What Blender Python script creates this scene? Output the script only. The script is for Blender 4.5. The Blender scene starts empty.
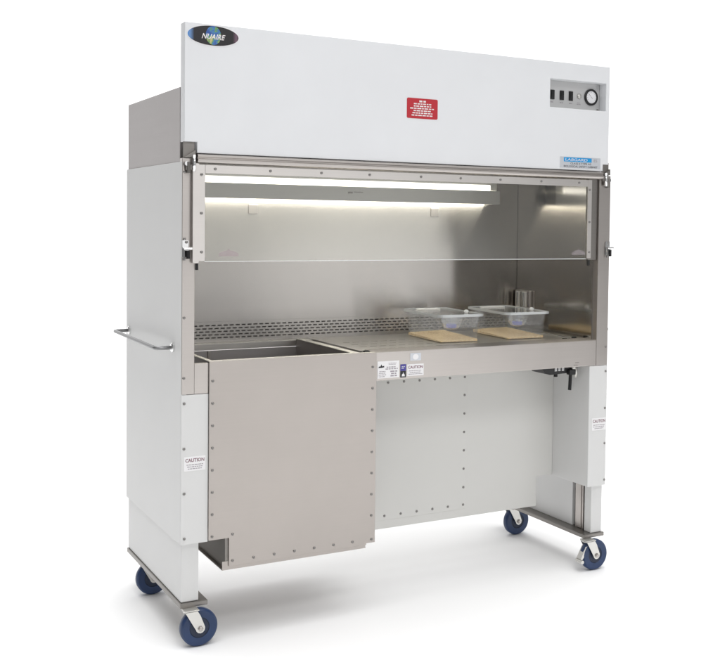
import bpy, bmesh, math, random
from mathutils import Vector, Matrix
random.seed(7)
scene = bpy.context.scene
COL = scene.collection
R = math.radians

# ------------------------------------------------------------------ materials
def new_mat(name):
    m = bpy.data.materials.new(name); m.use_nodes = True
    nt = m.node_tree; b = nt.nodes['Principled BSDF']
    return m, nt, b

def plain(name, col, rough=.5, metal=0., bump=0., bscale=300., spec=.5, coat=0., vary=0.):
    m, nt, b = new_mat(name)
    b.inputs['Base Color'].default_value = (*col, 1)
    b.inputs['Roughness'].default_value = rough
    b.inputs['Metallic'].default_value = metal
    b.inputs['Specular IOR Level'].default_value = spec
    b.inputs['Coat Weight'].default_value = coat
    tc = nt.nodes.new('ShaderNodeTexCoord')
    if bump:
        n = nt.nodes.new('ShaderNodeTexNoise'); n.inputs['Scale'].default_value = bscale
        n.inputs['Detail'].default_value = 2
        bp = nt.nodes.new('ShaderNodeBump'); bp.inputs['Strength'].default_value = bump
        bp.inputs['Distance'].default_value = .001
        nt.links.new(tc.outputs['Object'], n.inputs['Vector'])
        nt.links.new(n.outputs['Fac'], bp.inputs['Height'])
        nt.links.new(bp.outputs['Normal'], b.inputs['Normal'])
    if vary:
        n2 = nt.nodes.new('ShaderNodeTexNoise'); n2.inputs['Scale'].default_value = 5
        n2.inputs['Detail'].default_value = 4
        rp = nt.nodes.new('ShaderNodeValToRGB')
        rp.color_ramp.elements[0].position = .3; rp.color_ramp.elements[1].position = .7
        rp.color_ramp.elements[0].color = (*[c*(1-vary) for c in col], 1)
        rp.color_ramp.elements[1].color = (*[min(1, c*(1+vary)) for c in col], 1)
        nt.links.new(tc.outputs['Object'], n2.inputs['Vector'])
        nt.links.new(n2.outputs['Fac'], rp.inputs['Fac'])
        nt.links.new(rp.outputs['Color'], b.inputs['Base Color'])
    return m

def steel(name, col=(.62, .58, .55), rough=.33, aniso=.6, tangent=(0, .5, .86), stretch=(1.5, 1.5, 220), vary=.05):
    """brushed stainless: grain lines, uneven polish, highlights drawn out across the grain"""
    m, nt, b = new_mat(name)
    b.inputs['Metallic'].default_value = 1
    b.inputs['Anisotropic'].default_value = aniso
    tv = nt.nodes.new('ShaderNodeCombineXYZ')
    for i in range(3): tv.inputs[i].default_value = tangent[i]
    nt.links.new(tv.outputs[0], b.inputs['Tangent'])
    tc = nt.nodes.new('ShaderNodeTexCoord')
    mp = nt.nodes.new('ShaderNodeMapping'); mp.inputs['Scale'].default_value = stretch
    n = nt.nodes.new('ShaderNodeTexNoise'); n.inputs['Scale'].default_value = 1.; n.inputs['Detail'].default_value = 3
    nt.links.new(tc.outputs['Object'], mp.inputs['Vector']); nt.links.new(mp.outputs['Vector'], n.inputs['Vector'])
    n2 = nt.nodes.new('ShaderNodeTexNoise'); n2.inputs['Scale'].default_value = 3.5; n2.inputs['Detail'].default_value = 3
    nt.links.new(tc.outputs['Object'], n2.inputs['Vector'])
    add = nt.nodes.new('ShaderNodeMath'); add.operation = 'ADD'
    nt.links.new(n.outputs['Fac'], add.inputs[0]); nt.links.new(n2.outputs['Fac'], add.inputs[1])
    rp = nt.nodes.new('ShaderNodeMapRange')
    rp.inputs['From Min'].default_value = .7; rp.inputs['From Max'].default_value = 1.3
    rp.inputs['To Min'].default_value = rough*.93; rp.inputs['To Max'].default_value = rough*1.08
    nt.links.new(add.outputs[0], rp.inputs['Value']); nt.links.new(rp.outputs['Result'], b.inputs['Roughness'])
    cr = nt.nodes.new('ShaderNodeValToRGB')
    cr.color_ramp.elements[0].position = .3; cr.color_ramp.elements[1].position = .7
    cr.color_ramp.elements[0].color = (*[c*(1-vary) for c in col], 1)
    cr.color_ramp.elements[1].color = (*[c*(1+vary) for c in col], 1)
    nt.links.new(n.outputs['Fac'], cr.inputs['Fac']); m2 = nt.nodes.new('ShaderNodeMapRange'); m2.inputs['From Min'].default_value = .35; m2.inputs['From Max'].default_value = .65
    m2.inputs['To Min'].default_value = .965; m2.inputs['To Max'].default_value = 1.03
    nt.links.new(n2.outputs['Fac'], m2.inputs['Value'])
    sc = nt.nodes.new('ShaderNodeVectorMath'); sc.operation = 'SCALE'
    nt.links.new(cr.outputs['Color'], sc.inputs[0]); nt.links.new(m2.outputs['Result'], sc.inputs['Scale'])
    nt.links.new(sc.outputs[0], b.inputs['Base Color'])
    return m

def clear(name, tint=(.96, .97, .96), haze=.03, refl=1.0, rough=.03):
    """thin clear sheet: mostly see-through, a little body, mirror glints by Fresnel"""
    m, nt, b = new_mat(name)
    out = nt.nodes['Material Output']
    tr = nt.nodes.new('ShaderNodeBsdfTransparent'); tr.inputs['Color'].default_value = (*tint, 1)
    b.inputs['Base Color'].default_value = (.85, .87, .88, 1); b.inputs['Roughness'].default_value = .4
    gl = nt.nodes.new('ShaderNodeBsdfGlossy'); gl.inputs['Roughness'].default_value = rough
    gl.inputs['Color'].default_value = (1, 1, 1, 1)
    lw = nt.nodes.new('ShaderNodeLayerWeight'); lw.inputs['Blend'].default_value = .5
    fr = nt.nodes.new('ShaderNodeMath'); fr.operation = 'POWER'; fr.inputs[1].default_value = 5.
    nt.links.new(lw.outputs['Facing'], fr.inputs[0])
    mu = nt.nodes.new('ShaderNodeMath'); mu.operation = 'MULTIPLY_ADD'; mu.inputs[1].default_value = .6*refl; mu.inputs[2].default_value = .035*refl
    m1 = nt.nodes.new('ShaderNodeMixShader'); m1.inputs['Fac'].default_value = haze
    m2 = nt.nodes.new('ShaderNodeMixShader')
    nt.links.new(tr.outputs[0], m1.inputs[1]); nt.links.new(b.outputs[0], m1.inputs[2])
    nt.links.new(fr.outputs[0], mu.inputs[0]); nt.links.new(mu.outputs[0], m2.inputs['Fac'])
    nt.links.new(m1.outputs[0], m2.inputs[1]); nt.links.new(gl.outputs[0], m2.inputs[2])
    nt.links.new(m2.outputs[0], out.inputs['Surface'])
    return m

def glow(name, col, s):
    m, nt, b = new_mat(name)
    b.inputs['Base Color'].default_value = (.8, .8, .8, 1)
    b.inputs['Emission Color'].default_value = (*col, 1); b.inputs['Emission Strength'].default_value = s
    return m

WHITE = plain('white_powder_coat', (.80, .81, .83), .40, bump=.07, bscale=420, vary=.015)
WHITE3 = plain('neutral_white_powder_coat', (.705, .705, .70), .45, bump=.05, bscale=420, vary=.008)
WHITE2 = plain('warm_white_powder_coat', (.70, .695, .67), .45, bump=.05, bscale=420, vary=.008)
FLOOR = plain('studio_paper', (.93, .93, .93), .9, spec=.1)
ST_FRONT = steel('steel_front', (.50, .468, .445), .34, .5, vary=.02)
ST_LIGHT = steel('steel_sash_lit', (.66, .63, .605), .36, .4, vary=.02)  # paler copy of the front steel, light caught by the sash put into the colour
ST_RIM = steel('steel_rim_lit', (.80, .785, .73), .45, .2, vary=.02)  # paler copy of the front steel, rim highlight put into the colour
ST_BIN = steel('steel_bin_front', (.455, .42, .395), .40, .4, stretch=(1.5, 1.5, 260), vary=.015)
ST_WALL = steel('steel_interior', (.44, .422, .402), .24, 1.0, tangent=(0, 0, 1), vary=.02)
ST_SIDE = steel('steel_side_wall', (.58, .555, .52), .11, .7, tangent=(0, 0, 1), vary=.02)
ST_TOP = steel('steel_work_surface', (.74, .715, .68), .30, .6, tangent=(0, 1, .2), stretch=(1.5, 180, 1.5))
ST_BOX = steel('steel_plenum', (.50, .475, .47), .5, .3, vary=.015)
ST_DARK = steel('steel_dark', (.27, .255, .24), .45, .2)
ST_PLATE = steel('steel_base', (.27, .255, .24), .38, .2)
CEIL = plain('ceiling_aluminium', (.50, .495, .475), .5, .5)
CHROME = plain('chrome', (.78, .78, .78), .12, 1.)
ZINC = plain('zinc_plate', (.70, .69, .66), .38, .85, bump=.1, bscale=120)
SCREW = plain('screw_steel', (.30, .29, .28), .35, 1.)
PANEL = plain('silver_panel', (.60, .60, .60), .4, .25)
SATIN = plain('satin_aluminium', (.30, .30, .305), .42, .9)
BLACK = plain('black_plastic', (.012, .012, .013), .35)
RUBBER = plain('black_rubber', (.015, .015, .015), .7)
TYRE = plain('navy_polyurethane', (.014, .037, .108), .40, bump=.12, bscale=60, vary=.28)
HUB = plain('dark_navy_hub', (.012, .022, .055), .45)
GLASS = clear('sash_glass', (.97, .972, .955), .02, .8)
LIDM = clear('clear_lid', (.97, .98, .985), .13, 1.2, .06)
ACRYL = clear('clear_polycarbonate', (.985, .988, .99), .045, 1.3, .05)
MILKY = clear('milky_polycarbonate', (.96, .97, .98), .09, 1.2, .08)
RIMM = clear('frosted_rim', (.95, .965, .975), .42, 1.2, .08)
BLUE = plain('blue_plastic', (.015, .06, .62), .3)
WPLAST = plain('white_plastic', (.85, .86, .86), .3)
LABEL = plain('label_vinyl', (.86, .85, .86), .35)
LABELR = plain('red_vinyl', (.50, .022, .035), .3)
LABELS = plain('silver_vinyl', (.60, .62, .66), .3, .15)
INKW = plain('white_ink', (.85, .80, .80), .5)
INKG = plain('grey_ink', (.36, .33, .36), .5)
INKK = plain('black_ink', (.02, .02, .025), .5)
INKM = plain('maroon_ink', (.16, .025, .06), .5)
INKB = plain('cyan_blue_ink', (.005, .32, .70), .4)
INKV = plain('violet_blue_ink', (.06, .05, .30), .4)
DIAL = plain('dial_face', (.88, .88, .90), .4)
DECAL = clear('etched_decal', (.86, .78, .80), .16, .5)
LAMP = glow('lamp_tube', (1., .965, .86), 20.)
LENS = glow('lamp_lens', (1., .985, .93), 1.6)

# bedding
m, nt, b = new_mat('wood_chip_bedding'); BED = m
tc = nt.nodes.new('ShaderNodeTexCoord'); v = nt.nodes.new('ShaderNodeTexVoronoi'); v.inputs['Scale'].default_value = 140
rp = nt.nodes.new('ShaderNodeValToRGB')
rp.color_ramp.elements[0].color = (.78, .55, .28, 1); rp.color_ramp.elements[1].color = (.97, .79, .52, 1)
nt.links.new(tc.outputs['Object'], v.inputs['Vector']); nt.links.new(v.outputs['Color'], rp.inputs['Fac'])
nt.links.new(rp.outputs['Color'], b.inputs['Base Color']); b.inputs['Roughness'].default_value = .85
bp = nt.nodes.new('ShaderNodeBump'); bp.inputs['Strength'].default_value = .6; bp.inputs['Distance'].default_value = .003
nt.links.new(v.outputs['Distance'], bp.inputs['Height']); nt.links.new(bp.outputs['Normal'], b.inputs['Normal'])

# emblem: black oval, blue glint at its left end, mauve glint at the lower right (printed)
m, nt, b = new_mat('emblem_print'); EMBLEM = m
tc = nt.nodes.new('ShaderNodeTexCoord'); sx = nt.nodes.new('ShaderNodeSeparateXYZ')
nt.links.new(tc.outputs['Object'], sx.inputs[0])
rp = nt.nodes.new('ShaderNodeValToRGB'); mr = nt.nodes.new('ShaderNodeMapRange')
mr.inputs['From Min'].default_value = -.093; mr.inputs['From Max'].default_value = .093
nt.links.new(sx.outputs['X'], mr.inputs['Value']); nt.links.new(mr.outputs['Result'], rp.inputs['Fac'])
e = rp.color_ramp.elements
e[0].position = 0; e[0].color = (.03, .22, .62, 1); e[1].position = 1; e[1].color = (.02, .018, .02, 1)
for p, c in ((.05, (.14, .28, .55, 1)), (.13, (.012, .012, .016, 1)), (.88, (.012, .011, .012, 1)), (.95, (.16, .09, .13, 1))):
    q = e.new(p); q.color = c
nt.links.new(rp.outputs['Color'], b.inputs['Base Color']); b.inputs['Roughness'].default_value = .25
m, nt, b = new_mat('globe_print'); GLOBE = m
tc = nt.nodes.new('ShaderNodeTexCoord'); n = nt.nodes.new('ShaderNodeTexNoise'); n.inputs['Scale'].default_value = 42; n.inputs['Detail'].default_value = 3
rp = nt.nodes.new('ShaderNodeValToRGB'); e = rp.color_ramp.elements
e[0].position = .40; e[0].color = (.03, .09, .34, 1); e[1].position = .68; e[1].color = (.62, .55, .22, 1)
for p, c in ((.50, (.06, .20, .45, 1)), (.56, (.10, .30, .10, 1))):
    q = e.new(p); q.color = c
nt.links.new(tc.outputs['Object'], n.inputs['Vector']); nt.links.new(n.outputs['Fac'], rp.inputs['Fac'])
nt.links.new(rp.outputs['Color'], b.inputs['Base Color']); b.inputs['Roughness'].default_value = .3

# ------------------------------------------------------------------ object helpers
WL = {}
def empty(name, loc):
    o = bpy.data.objects.new(name, None); COL.objects.link(o); o.location = loc; o.empty_display_size = .1
    WL[o.name] = Vector(loc); return o

def obj(name, bm, mats, parent=None, smooth=False, base=False):
    """link a bmesh built in world coordinates as ONE mesh object with its origin at its own centre"""
    bmesh.ops.remove_doubles(bm, verts=bm.verts, dist=1e-6)
    bmesh.ops.recalc_face_normals(bm, faces=bm.faces)
    xs = [v.co for v in bm.verts]
    c = Vector([(min(v[i] for v in xs)+max(v[i] for v in xs))/2 for i in range(3)])
    if base: c.z = min(v.z for v in xs)
    for v in bm.verts: v.co -= c
    me = bpy.data.meshes.new(name); bm.to_mesh(me); bm.free()
    for mt in (mats if isinstance(mats, (list, tuple)) else [mats]): me.materials.append(mt)
    if smooth:
        for p in me.polygons: p.use_smooth = True
    o = bpy.data.objects.new(name, me); COL.objects.link(o)
    WL[o.name] = c
    if parent: o.parent = parent; o.location = c-WL[parent.name]
    else: o.location = c
    return o

def tag(o, label=None, cat=None, group=None, kind=None):
    if label: o['label'] = label
    if cat: o['category'] = cat
    if group: o['group'] = group
    if kind: o['kind'] = kind
    return o

def dup(o, d, parent=None):
    c = o.copy(); COL.objects.link(c); d = Vector(d)
    WL[c.name] = WL[o.name]+d
    if parent: c.parent = parent; c.location = WL[c.name]-WL[parent.name]
    else: c.location = WL[c.name]
    for ch in o.children: dup(ch, d, c)
    return c

def bx(bm, x0, x1, y0, y1, z0, z1, bev=0., mi=0, seg=2):
    vs = [bm.verts.new((x, y, z)) for x in (x0, x1) for y in (y0, y1) for z in (z0, z1)]
    fs = [bm.faces.new([vs[i] for i in f]) for f in ((0, 1, 3, 2), (4, 6, 7, 5), (0, 4, 5, 1), (2, 3, 7, 6), (0, 2, 6, 4), (1, 5, 7, 3))]
    for f in fs: f.material_index = mi
    if bev:
        es = list({e for f in fs for e in f.edges})
        r = bmesh.ops.bevel(bm, geom=es, offset=bev, segments=seg, profile=.5, affect='EDGES')
        for f in r['faces']: f.material_index = mi
    return bm

def box(*a, **k): return bx(bmesh.new(), *a, **k)

def cells(bm, us, ws, keep, d0, d1, place, bev=0.):
    """solid sheet with real cut-outs: grid cells kept where keep(i,j)"""
    nu, nw = len(us)-1, len(ws)-1
    K = [[keep((us[i]+us[i+1])/2, (ws[j]+ws[j+1])/2) for j in range(nw)] for i in range(nu)]
    V = {}
    def vt(i, j, s):
        if (i, j, s) not in V: V[i, j, s] = bm.verts.new(place(us[i], ws[j], d1 if s else d0))
        return V[i, j, s]
    for i in range(nu):
        for j in range(nw):
            if not K[i][j]: continue
            for s in (0, 1): bm.faces.new([vt(i, j, s), vt(i+1, j, s), vt(i+1, j+1, s), vt(i, j+1, s)])
            for (di, dj, a, b_) in ((-1, 0, (i, j), (i, j+1)), (1, 0, (i+1, j), (i+1, j+1)), (0, -1, (i, j), (i+1, j)), (0, 1, (i, j+1), (i+1, j+1))):
                ii, jj = i+di, j+dj
                if 0 <= ii < nu and 0 <= jj < nw and K[ii][jj]: continue
                bm.faces.new([vt(*a, 0), vt(*b_, 0), vt(*b_, 1), vt(*a, 1)])
    if bev:
        bmesh.ops.recalc_face_normals(bm, faces=bm.faces)
        es = [e for e in bm.edges if len(e.link_faces) == 2 and e.calc_face_angle(0) > 1]
        bmesh.ops.bevel(bm, geom=es, offset=bev, segments=3, profile=.5, affect='EDGES')
    return bm
XZ = lambda u, w, d: (u, d, w)
XY = lambda u, w, d: (u, w, d)

def prism(bm, pts, a, b_, axis='Y', mi=0):
    """extrude an outline: axis Y -> pts are (x,z); axis X -> (y,z); axis Z -> (x,y)"""
    P = {'Y': lambda p, t: (p[0], t, p[1]), 'X': lambda p, t: (t, p[0], p[1]), 'Z': lambda p, t: (p[0], p[1], t)}[axis]
    A = [bm.verts.new(P(p, a)) for p in pts]; B = [bm.verts.new(P(p, b_)) for p in pts]
    n = len(pts); fs = [bm.faces.new(A), bm.faces.new(B[::-1])]
    fs += [bm.faces.new([A[i], A[(i+1) % n], B[(i+1) % n], B[i]]) for i in range(n)]
    for f in fs: f.material_index = mi
    return bm

def ellipse(cx, cz, a, b_, n=48): return [(cx+a*math.cos(2*math.pi*i/n), cz+b_*math.sin(2*math.pi*i/n)) for i in range(n)]

def rrect(x0, x1, y0, y1, r, n=5):
    out = []
    for cx, cy, a0 in ((x1-r, y1-r, 0), (x0+r, y1-r, 90), (x0+r, y0+r, 180), (x1-r, y0+r, 270)):
        for i in range(n+1):
            a = R(a0+90*i/n); out.append((cx+r*math.cos(a), cy+r*math.sin(a)))
    return out

def tube(bm, pts, r, n=12, mi=0):
    pts = [Vector(p) for p in pts]; rings = []
    for i, p in enumerate(pts):
        t = (pts[min(i+1, len(pts)-1)]-pts[max(i-1, 0)]).normalized()
        u = t.cross(Vector((0, 0, 1)))
        if u.length < .01: u = t.cross(Vector((1, 0, 0)))
        u.normalize(); w = t.cross(u)
        rings.append([bm.verts.new(p+(u*math.cos(2*math.pi*k/n)+w*math.sin(2*math.pi*k/n))*r) for k in range(n)])
    fs = [bm.faces.new(rings[0][::-1]), bm.faces.new(rings[-1])]
    for a, b_ in zip(rings, rings[1:]):
        for k in range(n): fs.append(bm.faces.new([a[k], a[(k+1) % n], b_[(k+1) % n], b_[k]]))
    for f in fs: f.material_index = mi
    return bm

def lathe(bm, prof, c, axis='Y', n=40, mi=0):
    """prof: (radius, offset along the axis)"""
    rings = []
    for r, t in prof:
        ring = []
        for k in range(n):
            a = 2*math.pi*k/n; p, q = r*math.cos(a), r*math.sin(a)
            ring.append(bm.verts.new(Vector(c)+Vector({'Y': (p, t, q), 'X': (t, p, q), 'Z': (p, q, t)}[axis])))
        rings.append(ring)
    fs = [bm.faces.new(rings[0]), bm.faces.new(rings[-1][::-1])]
    for a, b_ in zip(rings, rings[1:]):
        for k in range(n): fs.append(bm.faces.new([a[k], a[(k+1) % n], b_[(k+1) % n], b_[k]]))
    for f in fs: f.material_index = mi
    return bm

def text(body, cx, cz, w, h, y, mat, parent, name='lettering', shear=0., bold=0.):
    cu = bpy.data.curves.new('lettering', 'FONT'); cu.body = body; cu.offset = bold; cu.shear = shear; cu.resolution_u = 3
    t = bpy.data.objects.new('lettering_source', cu); COL.objects.link(t)
    bpy.context.view_layer.update()
    ev = t.evaluated_get(bpy.context.evaluated_depsgraph_get()); me = ev.to_mesh()
    bm = bmesh.new(); bm.from_mesh(me); ev.to_mesh_clear()
    bpy.data.objects.remove(t); bpy.data.curves.remove(cu)
    xs = [v.co.x for v in bm.verts]; ys = [v.co.y for v in bm.verts]
    x0, x1, y0, y1 = min(xs), max(xs), min(ys), max(ys)
    for v in bm.verts:
        v.co = Vector((cx+((v.co.x-x0)/(x1-x0)-.5)*w, y, cz+((v.co.y-y0)/(y1-y0)-.5)*h))
    r = bmesh.ops.extrude_face_region(bm, geom=bm.faces[:])
    for g in r['geom']:
        if isinstance(g, bmesh.types.BMVert): g.co.y += .00025
    return obj(name, bm, mat, parent)

def lines(x0, x1, z0, z1, rows, y, mat, parent, name='small_print', fill=(.7, 1.), center=True, frac=.5):
    """rows of print too small to read: ink strokes of word length"""
    bm = bmesh.new(); pitch = (z1-z0)/rows; h = pitch*frac; W = x1-x0
    for r in range(rows):
        L = W*random.uniform(*fill); xa = (x0+x1)/2-L/2 if center else x0; x = xa
        zc = z1-pitch*(r+.5)
        while x < xa+L-h:
            ww = min(random.uniform(1.6, 4.2)*h, xa+L-x); bx(bm, x, x+ww, y, y+.0002, zc-h/2, zc+h/2); x += ww+h*.7
    return obj(name, bm, mat, parent)

# screw head, one mesh shared by every screw
def _screw_mesh():
    bm = bmesh.new(); n = 14
    prof = ((.0052, 0), (.0052, -.0014), (.0040, -.0030), (.0020, -.0035), (.0018, -.0022))
    lathe(bm, prof, (0, 0, 0), 'Y', n)
    bmesh.ops.recalc_face_normals(bm, faces=bm.faces)
    me = bpy.data.meshes.new('screw'); bm.to_mesh(me); bm.free(); me.materials.append(SCREW)
    for p in me.polygons: p.use_smooth = True
    return me
SCREW_ME = _screw_mesh()
def screws(parent, pts, y):
    for x, z in pts:
        o = bpy.data.objects.new('screw', SCREW_ME); COL.objects.link(o); o.parent = parent
        WL[o.name] = Vector((x, y, z)); o.location = WL[o.name]-WL[parent.name]
        o.rotation_euler.y = random.uniform(0, 3)

def lerp(a, b_, n): return [a+(b_-a)*i/(n-1) for i in range(n)]

# ------------------------------------------------------------------ setting
bm = bmesh.new(); prism(bm, ellipse(1.1, 1.0, 4.8, 4.8, 96), -.02, 0, 'Z')
floor = obj('floor', bm, FLOOR); tag(floor, kind='structure')

# ------------------------------------------------------------------ the cabinet
W = 1.9
CAB = empty('laminar_flow_cabinet', (.95, .35, 0))
tag(CAB, 'tall white and stainless steel laminar flow cabinet standing on four blue wheeled casters', 'lab cabinet')

# fascia (the white front panel across the top) with notched lower corners and a recess
FX0, FX1, FZ0, FZ1, FY0, FY1 = .0075, 1.878, 1.7343, 2.1824, -.0057, .041
RX0, RX1, RZ0, RZ1 = 1.561, 1.859, 1.992, 2.111
bm = bmesh.new()
def keepf(x, z):
    if RX0 < x < RX1 and RZ0 < z < RZ1: return False
    if z < 1.7725 and x < .053: return False
    if z < 1.7635 and x > 1.848: return False
    return True
cells(bm, [FX0, .053, RX0, 1.848, RX1, FX1], [FZ0, 1.7635, 1.7725, RZ0, RZ1, FZ1], keepf, FY0, FY1, XZ, .0022)
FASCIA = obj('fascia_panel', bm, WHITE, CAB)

# emblem
bm = bmesh.new(); prism(bm, ellipse(.1085, 2.1425, .0945, .0368, 64), -.0066, -.0059)
EMB = obj('emblem', bm, LABEL, CAB)
bm = bmesh.new(); prism(bm, ellipse(.1085, 2.1425, .0915, .0338, 64), -.0072, -.0067)
obj('oval_field', bm, EMBLEM, EMB)
bm = bmesh.new(); prism(bm, ellipse(.1085, 2.1435, .0275, .0325, 40), -.0077, -.0073)
obj('globe', bm, GLOBE, EMB)
text('NUAIRE', .109, 2.139, .086, .0185, -.0082, INKW, EMB, shear=.35, bold=.02)

# red warning label
RL = obj('warning_label', prism(bmesh.new(), rrect(.880, 1.0175, 1.9055, 1.9835, .006), -.0066, -.0059), LABELR, CAB)
RL['label'] = 'red label with rows of white print'
lines(.905, .993, 1.9665, 1.9775, 1, -.0071, INKW, RL, fill=(.32, .36), frac=.62)
lines(.892, 1.006, 1.9135, 1.9665, 6, -.0071, INKW, RL, fill=(.66, .98), frac=.50)

# control recess
CP = obj('control_panel', box(RX0-.012, RX1+.012, .0415, .047, RZ0-.012, RZ1+.012), PANEL, CAB)
for x in (1.606, 1.6555, 1.7035):
    s = obj('switch', box(x-.0105, x+.0105, .037, .0414, 2.031, 2.071, .0015), BLACK, CP)
    bm = bmesh.new(); prism(bm, [(.0368, 2.036), (.0335, 2.050), (.0355, 2.067), (.0368, 2.067)], x-.007, x+.007, 'X'); obj('rocker', bm, BLACK, s)
    lines(x-.01, x+.01, 2.017, 2.023, 1, .0411, INKG, CP, fill=(.8, .9), frac=.6)
bm = bmesh.new(); lathe(bm, ((.0105, .0414), (.0105, .036), (.008, .034), (.006, .033)), (1.748, 0, 2.053), 'Y', 24)
obj('indicator_knob', bm, ZINC, CP, True)
lines(1.735, 1.761, 2.016, 2.027, 2, .0411, INKG, CP, fill=(.7, .9))
bm = bmesh.new()
lathe(bm, ((.0355, .0414), (.0355, .0355), (.0335, .034), (.0272, .034), (.0265, .037), (.0, .037)), (1.812, 0, 2.053), 'Y', 40)
G = obj('pressure_gauge', bm, BLACK, CP)
bm = bmesh.new(); lathe(bm, ((.0262, .0369), (.0262, .0362), (0, .0362)), (1.812, 0, 2.053), 'Y', 40)
obj('dial', bm, DIAL, CP)
bm = bmesh.new()
for k in range(11):
    a = R(-120+24*k); c, s_ = math.sin(a), math.cos(a)
    tube(bm, [(1.812+.019*c, .0360, 2.053+.019*s_), (1.812+.0235*c, .0360, 2.053+.0235*s_)], .0007, 5)
tube(bm, [(1.812+.006, .0358, 2.047), (1.812-.013, .0358, 2.066)], .0008, 5)
obj('dial_marks', bm, INKG, CP)
screws(CP, [(1.850, 2.000)], .0413)

# model label
ML = obj('model_label', box(1.6175, 1.8335, -.0066, -.0059, 1.7425, 1.789, .0002), LABELS, CAB)
bm = box(1.637, 1.785, -.0071, -.0067, 1.7685, 1.7865); obj('blue_bar', bm, INKB, ML)
text('LABGARD', 1.703, 1.7775, .118, .0105, -.0076, INKW, ML, shear=.1)
text('ES', 1.806, 1.777, .018, .012, -.0072, INKG, ML)
text('CLASS II TYPE A2', 1.727, 1.7615, .110, .0075, -.0071, INKK, ML)
text('BIOLOGICAL SAFETY CABINET', 1.727, 1.7495, .180, .0080, -.0071, INKK, ML)

# plenum housing behind the fascia
obj('plenum_housing', box(.0062, 1.874, .0415, .745, 1.7045, 1.9641, .0015), ST_BOX, CAB)

# side panels and leg covers
ZB, ZS = .3642, .8929
for x0, x1 in ((0, .022), (1.878, 1.9)):
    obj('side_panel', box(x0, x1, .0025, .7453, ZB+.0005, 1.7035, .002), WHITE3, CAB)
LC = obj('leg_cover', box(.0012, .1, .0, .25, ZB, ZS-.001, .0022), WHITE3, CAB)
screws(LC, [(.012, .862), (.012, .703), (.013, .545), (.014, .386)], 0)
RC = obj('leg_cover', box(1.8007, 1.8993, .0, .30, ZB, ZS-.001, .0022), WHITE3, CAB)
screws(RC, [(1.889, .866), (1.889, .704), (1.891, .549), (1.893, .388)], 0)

def caution(x0, x1, z0, z1, y, big=.42):
    L = obj('caution_label', box(x0, x1, y-.0009, y-.0002, z0, z1, .0002), LABEL, CAB); H = z1-z0
    text('CAUTION', (x0+x1)/2, z1-H*.26, (x1-x0)*.88, H*.25, y-.0013, INKM, L, bold=.012)
    lines(x0+.006, x1-.006, z0+H*.08, z0+H*.50, 3, y-.0013, INKG, L, fill=(.75, 1.), frac=.38)
    return L
caution(.0125, .0895, .6235, .6745, 0)
caution(1.819, 1.8955, .6095, .6635, 0)

# steel columns and frame
CL = obj('front_column', box(.0025, .048, 0, .03, .8935, 1.7155, .0012), ST_FRONT, CAB)
screws(CL, [(.0105, 1.668), (.0105, 1.436), (.0105, 1.162), (.0105, .951)], 0)
CR = obj('front_column', box(1.836, 1.8975, .0, .03, .8935, 1.7155, .0012), ST_FRONT, CAB)
screws(CR, [(1.889, .972)], 0)
obj('corner_plate', box(.0482, .0996, .0006, .02, .8935, 1.0, .0008), ST_FRONT, CAB)
SILL = obj('front_sill', box(.7615, 1.8358, .0006, .10, .8935, 1.0045, .002), ST_FRONT, CAB)
# two slots above the valve
bm = box(1.722, 1.742, -.0006, .0004, .910, .9125); bx(bm, 1.715, 1.735, -.0006, .0004, .900, .902); obj('slot_mark', bm, ST_DARK, SILL)

# labels on the sill
P = obj('rating_label', box(.768, .8625, -.0005, .0003, .9025, .9685, .0002), LABEL, CAB)
bm = bmesh.new(); prism(bm, [(.772, .943), (.775, .949), (.781, .949), (.785, .957), (.789, .949), (.797, .951), (.797, .945), (.785, .943)], -.0009, -.0006); obj('emblem_mark', bm, INKK, P)
lines(.812, .854, .952, .962, 2, -.0009, INKG, P, fill=(.6, .9), frac=.4)
lines(.802, .857, .934, .948, 2, -.0009, INKG, P, fill=(.8, 1.), frac=.55)
lines(.773, .806, .906, .932, 4, -.0009, INKG, P, fill=(.8, 1.), frac=.4)
lines(.822, .856, .906, .932, 3, -.0009, INKG, P, fill=(.6, .9), frac=.55)
P = obj('symbol_label', box(.8685, .8935, -.0005, .0003, .9265, .952, .0002), INKV, CAB)
lines(.872, .890, .934, .946, 2, -.0009, LABELS, P, fill=(.7, .9))
P = obj('symbol_label', box(.8685, .8935, -.0005, .0003, .9005, .926, .0002), INKK, CAB)
bm = bmesh.new(); prism(bm, [(.874, .905), (.888, .905), (.886, .914), (.883, .914), (.881, .922), (.879, .914), (.876, .914)], -.0009, -.0006); obj('symbol', bm, LABEL, P)
caution(.8985, .9725, .9045, .9505, .0005)
P = obj('clear_sticker', box(.911, .960, -.0005, .0003, .9635, .9935, .0002), LABELS, CAB)
bm = bmesh.new(); prism(bm, ellipse(.9355, .9785, .013, .011, 24), -.0009, -.0006); obj('round_mark', bm, LABEL, P)

# ---- interior
YB = .60
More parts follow.
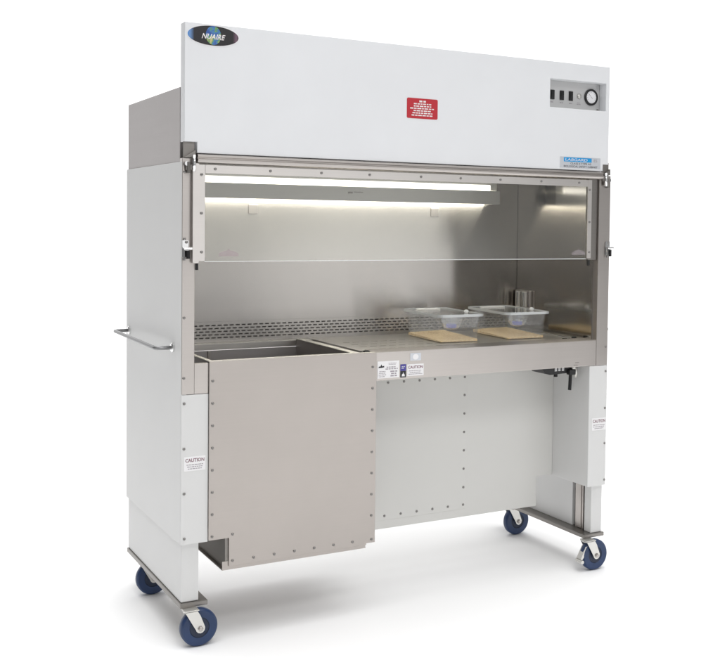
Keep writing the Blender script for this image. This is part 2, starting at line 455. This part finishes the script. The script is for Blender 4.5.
# perforated exhaust grille along the foot of the back wall (real slots, five staggered rows)
us, pt = set(), .026
k0, k1 = .05, 1.82
n = int((k1-k0)/pt)
for k in range(n):
    for f in (0, .005, .013, .018): us.add(round(k0+k*pt+f, 5))
us.add(round(k0+n*pt, 5)); us.add(1.8295)
us = sorted(us)
rows = [(1.016+.0128*r, 1.016+.0128*r+.0049) for r in range(5)]
ws = [1.000]+[z for r in rows for z in r]+[1.085]
def keepg(x, z):
    for r, (a, b_) in enumerate(rows):
        if a < z < b_ and x < k0+n*pt:
            t = ((x-k0) % pt)
            return not (t < .018) if r % 2 == 0 else not (t > .013 or t < .005)
    return True
bm = bmesh.new(); cells(bm, us, ws, keepg, YB, YB+.002, XZ)
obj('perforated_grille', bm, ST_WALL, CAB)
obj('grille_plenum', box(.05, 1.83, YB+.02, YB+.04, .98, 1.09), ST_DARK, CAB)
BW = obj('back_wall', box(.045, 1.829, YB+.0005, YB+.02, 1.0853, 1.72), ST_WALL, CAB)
for x in (.487, 1.366):
    o = obj('outlet_plate', box(x-.02, x+.02, YB-.003, YB+.0002, 1.532, 1.571, .001), ST_FRONT, CAB)
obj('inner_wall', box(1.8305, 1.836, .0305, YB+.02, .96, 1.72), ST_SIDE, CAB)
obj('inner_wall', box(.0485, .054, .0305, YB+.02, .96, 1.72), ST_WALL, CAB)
obj('ceiling', box(.0545, 1.83, .03, YB, 1.705, 1.7155), CEIL, CAB)
# lamp behind a grey valance
LF = obj('lamp_valance', box(.10, 1.668, .515, .5185, 1.5925, 1.6545, .0008), CEIL, CAB)
bm = bmesh.new(); tube(bm, [(.885, .5145, 1.628), (.905, .5145, 1.628)], .004, 10); tube(bm, [(.912, .514, 1.631), (.955, .514, 1.631)], .0016, 8)
obj('valance_catch', bm, ST_DARK, LF)
bm = bmesh.new(); tube(bm, [(.12, .562, 1.612), (1.658, .562, 1.612)], .0135, 16)
LT = obj('fluorescent_tube', bm, LAMP, CAB, True)
obj('lamp_lens', box(.10, 1.616, .516, .530, 1.6555, 1.681, .002), LENS, CAB)
bm = bmesh.new(); bx(bm, .10, .119, .535, .598, 1.60, 1.63); obj('lamp_bracket', bm, CEIL, CAB)
obj('lamp_bracket', box(1.6585, 1.664, .552, .5995, 1.603, 1.621), CEIL, CAB)
obj('glare_blocker', box(1.6645, 1.668, .519, .5995, 1.5935, 1.6550), CEIL, LF)  # added plate hiding the tube end, keeps its hot spot off the side wall
obj('lamp_housing', box(.12, 1.66, .5305, .5995, 1.6556, 1.7045), CEIL, CAB)

# outlet box with two flap covers on the right inner wall
OB = obj('outlet_box', box(1.815, 1.8303, .470, .590, 1.105, 1.188, .003), ST_FRONT, CAB)
for y in (.487, .537):
    o = obj('flap_cover', box(1.803, 1.8148, y, y+.036, 1.111, 1.183, .003), ZINC, OB)
    obj('flap_ridge', box(1.7995, 1.8029, y+.012, y+.020, 1.115, 1.179, .001), CHROME, OB)

# work surface (right), raised ledge behind the bin, faint slotted grille near the front
us = [.742]; x = .80
while x < 1.32: us += [x, x+.030]; x += .044
us += [1.829]
ws = [.1005]; slots = []
for y in (.13, .21, .29, .37): ws += [y, y+.008]; slots.append((y, y+.008))
ws += [YB-.0005]
def keepw(x, y):
    for r, (a, b_) in enumerate(slots):
        if a < y < b_:
            t = (x-.80) % .044
            if .80 < x < 1.31 and t < .030: return False
    return True
bm = bmesh.new(); cells(bm, us, ws, keepw, .992, 1.0, XY)
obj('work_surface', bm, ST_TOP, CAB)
obj('drip_tray', box(.745, 1.82, .11, .59, .955, .96), ST_TOP, CAB)
obj('side_rail', box(1.772, 1.781, .115, .56, 1.0002, 1.008, .001), CHROME, CAB)
bm = box(1.735, 1.752, .095, .112, 1.0002, 1.006, .001); obj('rubber_stop', bm, RUBBER, CAB)
bm = box(1.790, 1.806, .10, .118, 1.0002, 1.010, .002); obj('rubber_stop', bm, RUBBER, CAB)
obj('rear_ledge', box(.0545, .7415, .55, YB-.0005, .974, .9995, .001), ST_TOP, CAB)

# ---- bin: front sheet, open body, rims
bm = bmesh.new()
def keepb(x, z):
    if x < .1755 and z < .369: return False
    if x > .7245 and z < .272: return False
    return True
cells(bm, [.0998, .1755, .7245, .761], [.2665, .272, .369, 1.0052], keepb, -.0075, -.0012, XZ, .0008)
BF = obj('bin_front', bm, ST_BIN, CAB)
pts = [(.1125, z) for z in lerp(.936, .382, 8)]+[(.7445, z) for z in lerp(.950, .378, 8)]+[(.747, .285)]
pts += [(x, .2855) for x in lerp(.189, .666, 7)]+[(.1885, .381)]
screws(BF, pts, -.0075)
bm = bmesh.new()
bx(bm, .1045, .112, -.0005, .5495, .40, 1.0035)         # walls
bx(bm, .664, .690, -.0005, .5495, .40, 1.0035)
bx(bm, .112, .664, .545, .5495, .40, .9735)
bx(bm, .112, .664, -.0005, .004, .40, 1.0035)
obj('bin_liner', bm, ST_BOX, CAB)
bm = bmesh.new()
bx(bm, .1635, .7245, .0005, .545, .2565, .399)
obj('bin_base', bm, ST_DARK, CAB)
bm = bmesh.new(); bx(bm, .1525, .7245, -.0010, .545, .2525, .2562); bx(bm, .1525, .7235, -.0010, .0003, .2562, .284)
obj('bin_flange', bm, ST_BIN, CAB)
bm = bmesh.new()
bx(bm, .1002, .1165, -.0008, .54, 1.0038, 1.0066, .0005)   # rims
bx(bm, .1170, .6615, -.0008, .017, 1.0038, 1.0066, .0005)
bx(bm, .6620, .6940, -.0008, .54, 1.0038, 1.0066, .0005)
bx(bm, .6945, .7605, -.0008, .017, 1.0028, 1.0052, .0005)
obj('bin_rim', bm, ST_RIM, CAB)
obj('gap_shade_strip', box(.6955, .7405, .019, .56, .93, .965), RUBBER, CAB)  # black strip laid in the gap, standing in for its shade
obj('rubber_stop', box(.722, .744, .018, .034, .98, 1.010, .002), RUBBER, CAB)
obj('bin_bracket', box(.275, .287, .538, .5445, .86, .972, .001), ST_FRONT, CAB)

# ---- rear panel under the work surface
YR = .2515
bm = bmesh.new()
cells(bm, [.735, 1.7135, 1.80], [.2325, .3675, .905], lambda x, z: not (x > 1.7135 and z < .3675), YR+.003, YR+.02, XZ, .001)
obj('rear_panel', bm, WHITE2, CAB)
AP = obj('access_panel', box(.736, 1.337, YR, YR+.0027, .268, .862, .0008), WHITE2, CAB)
pts = [(x, .841) for x in lerp(.80, 1.323, 8)]+[(1.323, z) for z in lerp(.763, .363, 6)]+[(x, .2865) for x in lerp(.785, 1.323, 8)]
screws(AP, pts, YR)

# ---- telescoping lower legs and base plates
LL = obj('lower_leg', box(.0095, .073, .02, .745, .1527, .50, .003), WHITE3, CAB)
bm = bmesh.new(); bx(bm, 1.839, 1.8985, .02, .066, .1527, .50, .002); bx(bm, 1.8455, 1.8985, .160, .735, .1527, .50, .001)
obj('lower_leg', bm, WHITE3, CAB)
bm = bmesh.new(); bx(bm, 1.846, 1.888, .083, .138, .1527, .52, .001); bx(bm, 1.8425, 1.8455, .095, .126, .155, .51, .001)
obj('lift_column', bm, ST_FRONT, CAB)
obj('lift_backing', box(1.889, 1.8975, .0665, .1595, .1529, .51), BLACK, CAB)
for x0, x1 in ((.0035, .104), (1.796, 1.906)):
    obj('base_plate', box(x0, x1, .010, .744, .1355, .1525, .002), ST_PLATE, CAB)

# ---- casters
def caster(X, Y, brake):
    sx = X-.030
    bm = bmesh.new()
    bx(bm, sx-.026, sx+.026, Y-.024, Y+.024, .1315, .1353, .0012)                 # top plate
    lathe(bm, ((.020, .1315), (.026, .130), (.026, .126), (.018, .125)), (sx, Y, 0), 'Z', 24)
    for s in (-1, 1):
        yo, yi = Y+s*.0245, Y+s*.0215
        a = [(sx-.024, .1305), (sx+.020, .1305), (sx+.030, .114), (X+.0165, .0715)]
        a += [(X+.0165*math.cos(R(t)), .067+.0165*math.sin(R(t))) for t in (0, -30, -60, -90, -120, -150, -170)]
        prism(bm, a, min(yo, yi), max(yo, yi))
    bx(bm, sx-.024, sx+.020, Y-.0213, Y+.0213, .1275, .1303)
    fork = obj('caster', bm, ZINC, CAB)
    bm = bmesh.new()
    w = .0165; r = .067
    prof = [(.0, -.0150), (.016, -.0150), (.018, -.0125), (.034, -.0120), (.036, -.0145), (.046, -.0155), (.048, -w+.001), (.0605, -w), (.0645, -w+.003), (.067, -w+.008)]
    prof = prof+[(a, -b_) for a, b_ in prof[::-1]]
    lathe(bm, prof, (X, Y, .067), 'Y', 56)
    for f in bm.faces:
        c = f.calc_center_median(); rr = math.hypot(c.x-X, c.z-.067)
        f.material_index = 1 if rr < .0365 else 0
    wh = obj('wheel', bm, [TYRE, HUB], fork, True)
    wh.data.set_sharp_from_angle(angle=R(28))
    for s in (-1, 1):
        bm = bmesh.new(); lathe(bm, ((.0095, s*.0248), (.0095, s*.029), (.006, s*.031), (0, s*.031)), (X, Y, .067), 'Y', 6)
        obj('axle_nut', bm, ST_FRONT, fork)
    if brake:
        bm = bmesh.new()
        prism(bm, [(X-.074, .052), (X-.066, .060), (X-.040, .100), (X-.040, .112), (X-.052, .108), (X-.080, .058)], Y-.015, Y+.015)
        tube(bm, [(X-.075, Y-.022, .046), (X-.075, Y+.022, .046)], .008, 12)
        obj('brake_pedal', bm, ZINC, fork)
    return fork
c1 = caster(.066, -.002, False)
dup(c1, (0, .588, 0), CAB)
c2 = caster(1.838, -.002, True)
dup(c1, (1.772, .588, 0), CAB)

# ---- sash
SY0, SY1 = -.0125, -.001
SASH = obj('sash_glass', box(.0565, 1.7855, -.0085, -.0035, 1.359, 1.690, .0006), GLASS, CAB)
bm = bmesh.new()
prism(bm, rrect(.0345, .0565, 1.3525, 1.698, .006), SY0-.006, SY1); obj('sash_channel', bm, ST_LIGHT, SASH)
bm = box(.0568, .0800, SY0, -.0087, 1.3595, 1.694, .0006); s = obj('sash_frame', bm, ST_LIGHT, SASH)
screws(s, [(.067, 1.660), (.067, 1.526), (.068, 1.391)], SY0)
bm = box(.0803, 1.7635, SY0, -.0087, 1.6655, 1.694, .0006); s = obj('sash_frame', bm, ST_LIGHT, SASH)
screws(s, [(x, 1.681) for x in (.116, .321, .521, .720, .943, 1.124, 1.314, 1.518, 1.716)], SY0)
bm = box(1.7638, 1.7855, SY0, -.0087, 1.3595, 1.694, .0006); s = obj('sash_frame', bm, ST_LIGHT, SASH)
screws(s, [(1.7735, 1.652), (1.775, 1.515), (1.776, 1.386)], SY0)
obj('sash_guide', box(1.787, 1.8355, .010, .03, 1.352, 1.70, .001), ST_DARK, SASH)
obj('glass_edge', box(.081, 1.7625, -.0088, -.0030, 1.3565, 1.3588, .0004), WPLAST, SASH)
for x in (.052, 1.777):
    o = obj('rubber_bumper', box(x-.003, x+.006, -.010, .002, 1.328, 1.3515, .002), RUBBER, SASH)
for x, z in ((.168, 1.3835), (1.722, 1.3825)):
    bm = bmesh.new(); prism(bm, [(x-.036, z-.008), (x+.036, z-.008), (x+.036, z+.002), (x+.02, z+.010), (x+.004, z+.013), (x+.002, z+.019), (x-.002, z+.019), (x-.004, z+.013), (x-.02, z+.010), (x-.036, z+.002)], -.0092, -.0087)
    obj('decal', bm, DECAL, SASH)

# header rail over the sash: a rolled channel
bm = bmesh.new()
prof = [(.02, 1.699), (-.006, 1.699), (-.012, 1.702), (-.016, 1.708), (-.0165, 1.713), (-.010, 1.7165), (-.010, 1.719), (-.0135, 1.722), (-.0135, 1.7275), (-.008, 1.7305), (.02, 1.7305)]
prism(bm, prof, .0535, 1.846, 'X')
obj('header_rail', bm, ST_FRONT, CAB)

# hinge brackets in the fascia's notched corners
def hinge(x, z, m):
    bm = bmesh.new(); s = 1 if m else -1
    bx(bm, x-.020, x+.020, .006, .012, z, z+.058, .001)
    prism(bm, [(x-.020, z+.004), (x+.020, z+.004), (x+.020, z+.03)], -.006, .006)
    H = obj('sash_hinge', bm, ST_DARK, CAB)
    bm = bmesh.new(); tube(bm, [(x+s*.012, -.016, z-.045), (x+s*.012, -.016, z+.012)], .0065, 12); obj('hinge_pin', bm, CHROME, H, True)
    bm = bmesh.new(); tube(bm, [(x-s*.006, -.010, z-.05), (x-s*.006, -.010, z-.012)], .007, 10)
    bx(bm, x-.016, x+.014, -.012, -.0005, z-.040, z-.022, .002); obj('hinge_knuckle', bm, ST_DARK, H)
    bm = bmesh.new(); tube(bm, [(x-s*.012, -.013, z-.018), (x-s*.012, -.004, z-.018)], .008, 12); obj('hinge_bolt', bm, CHROME, H)
hinge(.0275, 1.7145, True)
hinge(1.870, 1.7145, False)

# latches on the columns at the lower end of the sash
def latch(x):
    bm = bmesh.new()
    bx(bm, x-.014, x+.010, -.004, -.0005, 1.372, 1.432, .001)
    L = obj('sash_latch', bm, CHROME, CAB)
    bm = bmesh.new(); tube(bm, [(x+.004, -.014, 1.368), (x+.004, -.014, 1.396)], .0065, 10); obj('latch_spring', bm, BLACK, L)
    bm = bmesh.new(); tube(bm, [(x-.010, -.012, 1.403), (x+.022, -.012, 1.403)], .0055, 10); tube(bm, [(x-.008, -.010, 1.362), (x-.008, -.010, 1.403)], .004, 8); obj('latch_pin', bm, CHROME, L)
    screws(L, [(x+.001, 1.425)], -.004)
latch(.0155); latch(1.886)

# handle bar on the left side, its stand-offs
bm = bmesh.new()
tube(bm, [(.001, .088, 1.050), (-.046, .088, 1.050), (-.056, .090, 1.050), (-.062, .098, 1.050), (-.063, .110, 1.050), (-.063, .66, 1.0545), (-.062, .676, 1.0545), (-.055, .686, 1.0545), (-.045, .688, 1.0545), (.001, .688, 1.0545)], .0068, 14)
H = obj('side_handle', bm, SATIN, CAB, True)
for y, z in ((.088, 1.050), (.688, 1.0545)):
    bm = bmesh.new(); lathe(bm, ((.017, .001), (.017, -.006), (.012, -.010), (.0086, -.010)), (0, y, z), 'X', 20); obj('handle_flange', bm, CHROME, H)
bm = bmesh.new(); lathe(bm, ((.013, 1.8995), (.013, 1.906), (.008, 1.911), (0, 1.911)), (0, .02, 1.046), 'X', 16); obj('side_nub', bm, CHROME, CAB)

# black control tray, valve lever and pipe under the sill
bm = bmesh.new(); prism(bm, [(1.585, .8925), (1.775, .8925), (1.757, .868), (1.745, .860), (1.635, .856), (1.612, .862)], .06, .16)
T = obj('control_tray', bm, BLACK, CAB)
bm = bmesh.new()
for x in (1.663, 1.682, 1.701): bx(bm, x-.007, x+.007, .057, .0598, .871, .885, .001)
obj('tray_buttons', bm, CHROME, T)
bm = bmesh.new(); tube(bm, [(1.683, .085, .862), (1.683, .085, .843)], .0085, 12); obj('tray_knob', bm, RUBBER, T)
bm = bmesh.new(); tube(bm, [(1.745, .045, .8), (1.745, .045, .8)], .001, 3); bm.free()
bm = bmesh.new(); tube(bm, [(1.737, .050, .862), (1.734, .048, .835), (1.730, .046, .787)], .0075, 10); bx(bm, 1.726, 1.760, .042, .066, .852, .876, .003)
V = obj('drain_valve', bm, BLACK, CAB)
bm = bmesh.new(); tube(bm, [(1.768, .055, .892), (1.768, .055, .838)], .0085, 14); tube(bm, [(1.745, .055, .882), (1.768, .055, .882)], .011, 12); obj('drain_pipe', bm, ZINC, V, True)

# ------------------------------------------------------------------ cages on the work surface
def ring(bm, pts, z): return [bm.verts.new((p[0], p[1], z)) for p in pts]
def bridge(bm, a, b_):
    n = len(a)
    for i in range(n): bm.faces.new([a[i], a[(i+1) % n], b_[(i+1) % n], b_[i]])
def cage(x0, x1, y0, y1, zf, rot, label_cage):
    c = ((x0+x1)/2, (y0+y1)/2)
    K = empty('mouse_cage', (c[0], c[1], zf)); tag(K, label_cage, 'animal cage', 'clear cages on the work surface')
    zt = zf+.118; t = .0028
    bm = bmesh.new()
    ob, ot = ring(bm, rrect(x0, x1, y0, y1, .022), zf), ring(bm, rrect(x0-.012, x1+.012, y0-.012, y1+.012, .026), zt-.004)
    it, ib = ring(bm, rrect(x0-.012+t, x1+.012-t, y0-.012+t, y1+.012-t, .024), zt-.004), ring(bm, rrect(x0+t, x1-t, y0+t, y1-t, .02), zf+t)
    bridge(bm, ob, ot); bridge(bm, ot, it); bridge(bm, it, ib); bm.faces.new(ob); bm.faces.new(ib)
    obj('body', bm, ACRYL, K)
    bm = bmesh.new()
    prism(bm, rrect(x0-.022, x1+.022, y0-.022, y1+.022, .03), zt-.004, zt-.0005, 'Z')
    LID = obj('lid', bm, LIDM, K)
    bm = bmesh.new(); o_, i_ = rrect(x0-.023, x1+.023, y0-.023, y1+.023, .031), rrect(x0-.018, x1+.018, y0-.018, y1+.018, .027)
    a, b_, c_, d_ = ring(bm, o_, zt-.009), ring(bm, o_, zt+.002), ring(bm, i_, zt+.002), ring(bm, i_, zt-.009)
    bridge(bm, a, b_); bridge(bm, b_, c_); bridge(bm, c_, d_); bridge(bm, d_, a)
    obj('rim', bm, RIMM, LID)
    obj('filter_bar', box(x0+.02, x1-.055, y1-.075, y1-.035, zt-.0003, zt+.006, .002), WPLAST, LID)
    bm = bmesh.new(); lathe(bm, ((.007, zt-.0003), (.010, zt+.004), (.010, zt+.009), (.005, zt+.013), (0, zt+.013)), (x1-.02, y0+.075, 0), 'Z', 16); obj('knob', bm, WPLAST, LID, True)
    # food hopper: a rounded bowl under the lid
    hx, hy = (x0+x1)/2+.004, y0+.085
    bm = bmesh.new(); prof = []
    for i in range(9):
        a = R(90*i/8); prof.append((max(.048*math.cos(a)**.6, .0), zt-.008-.062*math.sin(a)))
    prof2 = [(max(r-.002, 0), z+.002) for r, z in prof[::-1]]
    lathe(bm, prof[:-1]+[(.012, prof[-1][1])]+[(.010, prof[-1][1]+.002)]+prof2[1:], (hx, hy, 0), 'Z', 32)
    obj('food_hopper', bm, MILKY, K, True)
    return hx, hy, zt
def bedding(x0, x1, y0, y1, z, label):
    bm = bmesh.new(); N, M = 26, 40; g = []
    for i in range(N+1):
        for j in range(M+1):
            u, w = i/N, j/M
            e_ = min(1, min(u, 1-u, w, 1-w)*12)
            h = .004+.008*w+.005*u+.001*e_+random.uniform(-.0008, .0008)+.0012*math.sin(7*u+4*w)*e_
            g.append(bm.verts.new((x0+(x1-x0)*u, y0+(y1-y0)*w, z+h)))
    for i in range(N):
        for j in range(M): bm.faces.new([g[i*(M+1)+j], g[(i+1)*(M+1)+j], g[(i+1)*(M+1)+j+1], g[i*(M+1)+j+1]])
    r = bmesh.ops.extrude_edge_only(bm, edges=[e for e in bm.edges if e.is_boundary])
    vs = [v for v in r['geom'] if isinstance(v, bmesh.types.BMVert)]
    for v in vs: v.co.z = z
    bmesh.ops.contextual_create(bm, geom=[e for e in bm.edges if e.is_boundary])
    o = obj('wood_bedding', bm, BED, None, False, True); tag(o, label, 'bedding', 'bedding in the cages'); return o
def bottle(hx, hy, zt, label):
    B = empty('water_bottle', (hx, hy, zt-.066)); tag(B, label, 'bottle', 'water bottles in the cages')
    bm = bmesh.new(); lathe(bm, ((0, zt-.012), (.012, zt-.014), (.014, zt-.020), (.014, zt-.048), (.011, zt-.050), (0, zt-.050)), (hx, hy, 0), 'Z', 24)
    obj('flask', bm, MILKY, B, True)
    bm = bmesh.new(); lathe(bm, ((0, zt-.0503), (.012, zt-.0503), (.021, zt-.0485), (.0225, zt-.050), (.0225, zt-.063), (.020, zt-.0645), (0, zt-.0645)), (hx, hy, 0), 'Z', 24)
    obj('cap', bm, BLUE, B)
ZW = 1.0003
for (x0, x1, y0, y1, l1, l2, l3) in (
    (1.165, 1.345, .195, .52, 'clear plastic cage nearer the middle of the work surface, left of its twin', 'tan wood chip bedding in the cage farther from the steel outlet', 'blue capped bottle hanging in the left cage'),
    (1.505, 1.690, .195, .52, 'clear plastic cage nearer the steel outlet on the right wall', 'tan wood chip bedding in the cage beside the steel outlet', 'blue capped bottle hanging in the right cage')):
    hx, hy, zt = cage(x0, x1, y0, y1, ZW, 0, l1)
    bedding(x0+.0036, x1-.0036, y0+.0036, y1-.0036, ZW+.0030, l2)
    bottle(hx, hy, zt, l3)
# the cages stand a few degrees off square, their contents with them
for o in list(COL.objects):
    if o.parent is None and o.get('group', '').endswith(('work surface', 'in the cages')):
        px = 1.165 if o.location.x < 1.42 else 1.505
        o.matrix_basis = Matrix.Translation((px, .195, 0)) @ Matrix.Rotation(R(-4), 4, 'Z') @ Matrix.Translation((-px, -.195, 0)) @ Matrix.Translation(o.location)

# ------------------------------------------------------------------ light
w = bpy.data.worlds.new('World'); scene.world = w; w.use_nodes = True
nt = w.node_tree; bg = nt.nodes['Background']
tc = nt.nodes.new('ShaderNodeTexCoord')
def lobe(d, lo, hi):
    d = Vector(d).normalized()
    v = nt.nodes.new('ShaderNodeVectorMath'); v.operation = 'DOT_PRODUCT'
    v.inputs[1].default_value = d; nt.links.new(tc.outputs['Generated'], v.inputs[0])
    mr = nt.nodes.new('ShaderNodeMapRange'); mr.interpolation_type = 'SMOOTHSTEP'
    mr.inputs['From Min'].default_value = lo; mr.inputs['From Max'].default_value = hi
    nt.links.new(v.outputs['Value'], mr.inputs['Value']); return mr.outputs['Result']
cur = None
def over(fac, val, prev):
    mx = nt.nodes.new('ShaderNodeMix'); mx.data_type = 'RGBA'
    nt.links.new(fac, mx.inputs['Factor'])
    if isinstance(prev, tuple): mx.inputs['A'].default_value = (*prev, 1)
    else: nt.links.new(prev, mx.inputs['A'])
    mx.inputs['B'].default_value = (*val, 1)
    return mx.outputs['Result']
g = lambda v: (v, v, v)
c = over(lobe((0, 0, 1), .25, .8), g(.45), g(.32))           # overhead softboxes
c = over(lobe((-1, -.12, .15), .35, .85), g(.22), c)         # unlit side of the studio
c = over(lobe((-.75, -.66, .0), .62, .93), g(.24), c)        # dark end of the studio
c = over(lobe((.27, -.96, .06), .945, .992), g(1.05), c)      # front softbox
c = over(lobe((.46, -.885, -.115), .986, .998), g(2.2), c)   # strobe reflector seen in the steel
c = over(lobe((.5, .866, 0), .35, .75), g(1.4), c)          # white backdrop
nt.links.new(c, bg.inputs['Color']); bg.inputs['Strength'].default_value = 1.0

def area(name, loc, target, sx, sy, power, col=(1, 1, 1)):
    l = bpy.data.lights.new(name, 'AREA'); l.shape = 'RECTANGLE'; l.size = sx; l.size_y = sy; l.energy = power; l.color = col
    o = bpy.data.objects.new(name, l); COL.objects.link(o); o.location = loc
    o.rotation_euler = (Vector(target)-Vector(loc)).to_track_quat('-Z', 'Y').to_euler(); return o
l = area('overhead_softbox', (1.2, .8, 5.2), (1.2, .8, 0), 20, 19, 1000); l.data.spread = R(80)
area('added_fascia_light', (.5, -3.4, 4.1), (.95, 0, 2.15), 1.6, 1.0, 46)  # area lamp added to brighten the fascia

# ------------------------------------------------------------------ camera (level-corrected view, slight roll, shifted frame)
yaw, pitch, roll = R(29.7838), R(-2.1924), R(-.7186)
r0 = Vector((math.cos(yaw), -math.sin(yaw), 0)); f0 = Vector((math.sin(yaw), math.cos(yaw), 0)); u0 = Vector((0, 0, 1))
u1 = u0*math.cos(pitch)-f0*math.sin(pitch); f1 = f0*math.cos(pitch)+u0*math.sin(pitch)
r2 = r0*math.cos(roll)-u1*math.sin(roll); u2 = r0*math.sin(roll)+u1*math.cos(roll)
cam = bpy.data.cameras.new('Camera'); co = bpy.data.objects.new('Camera', cam); COL.objects.link(co)
M = Matrix((r2, u2, -f1)).transposed().to_4x4(); M.translation = Vector((-1.08877, -3.57444, 1.50044)); co.matrix_world = M
cam.sensor_width = 36; cam.sensor_fit = 'HORIZONTAL'; cam.lens = 1054.576/720*36
cam.shift_x = -(421.502-360)/720; cam.shift_y = (263.652-330)/720
cam.clip_start = .05; cam.clip_end = 500
scene.camera = co
scene.render.resolution_x, scene.render.resolution_y = 1024, 939
scene.cycles.max_bounces = 12; scene.cycles.transparent_max_bounces = 24
scene.view_settings.view_transform = 'Standard'; scene.view_settings.look = 'None'
scene.view_settings.exposure = 0; scene.view_settings.gamma = 1
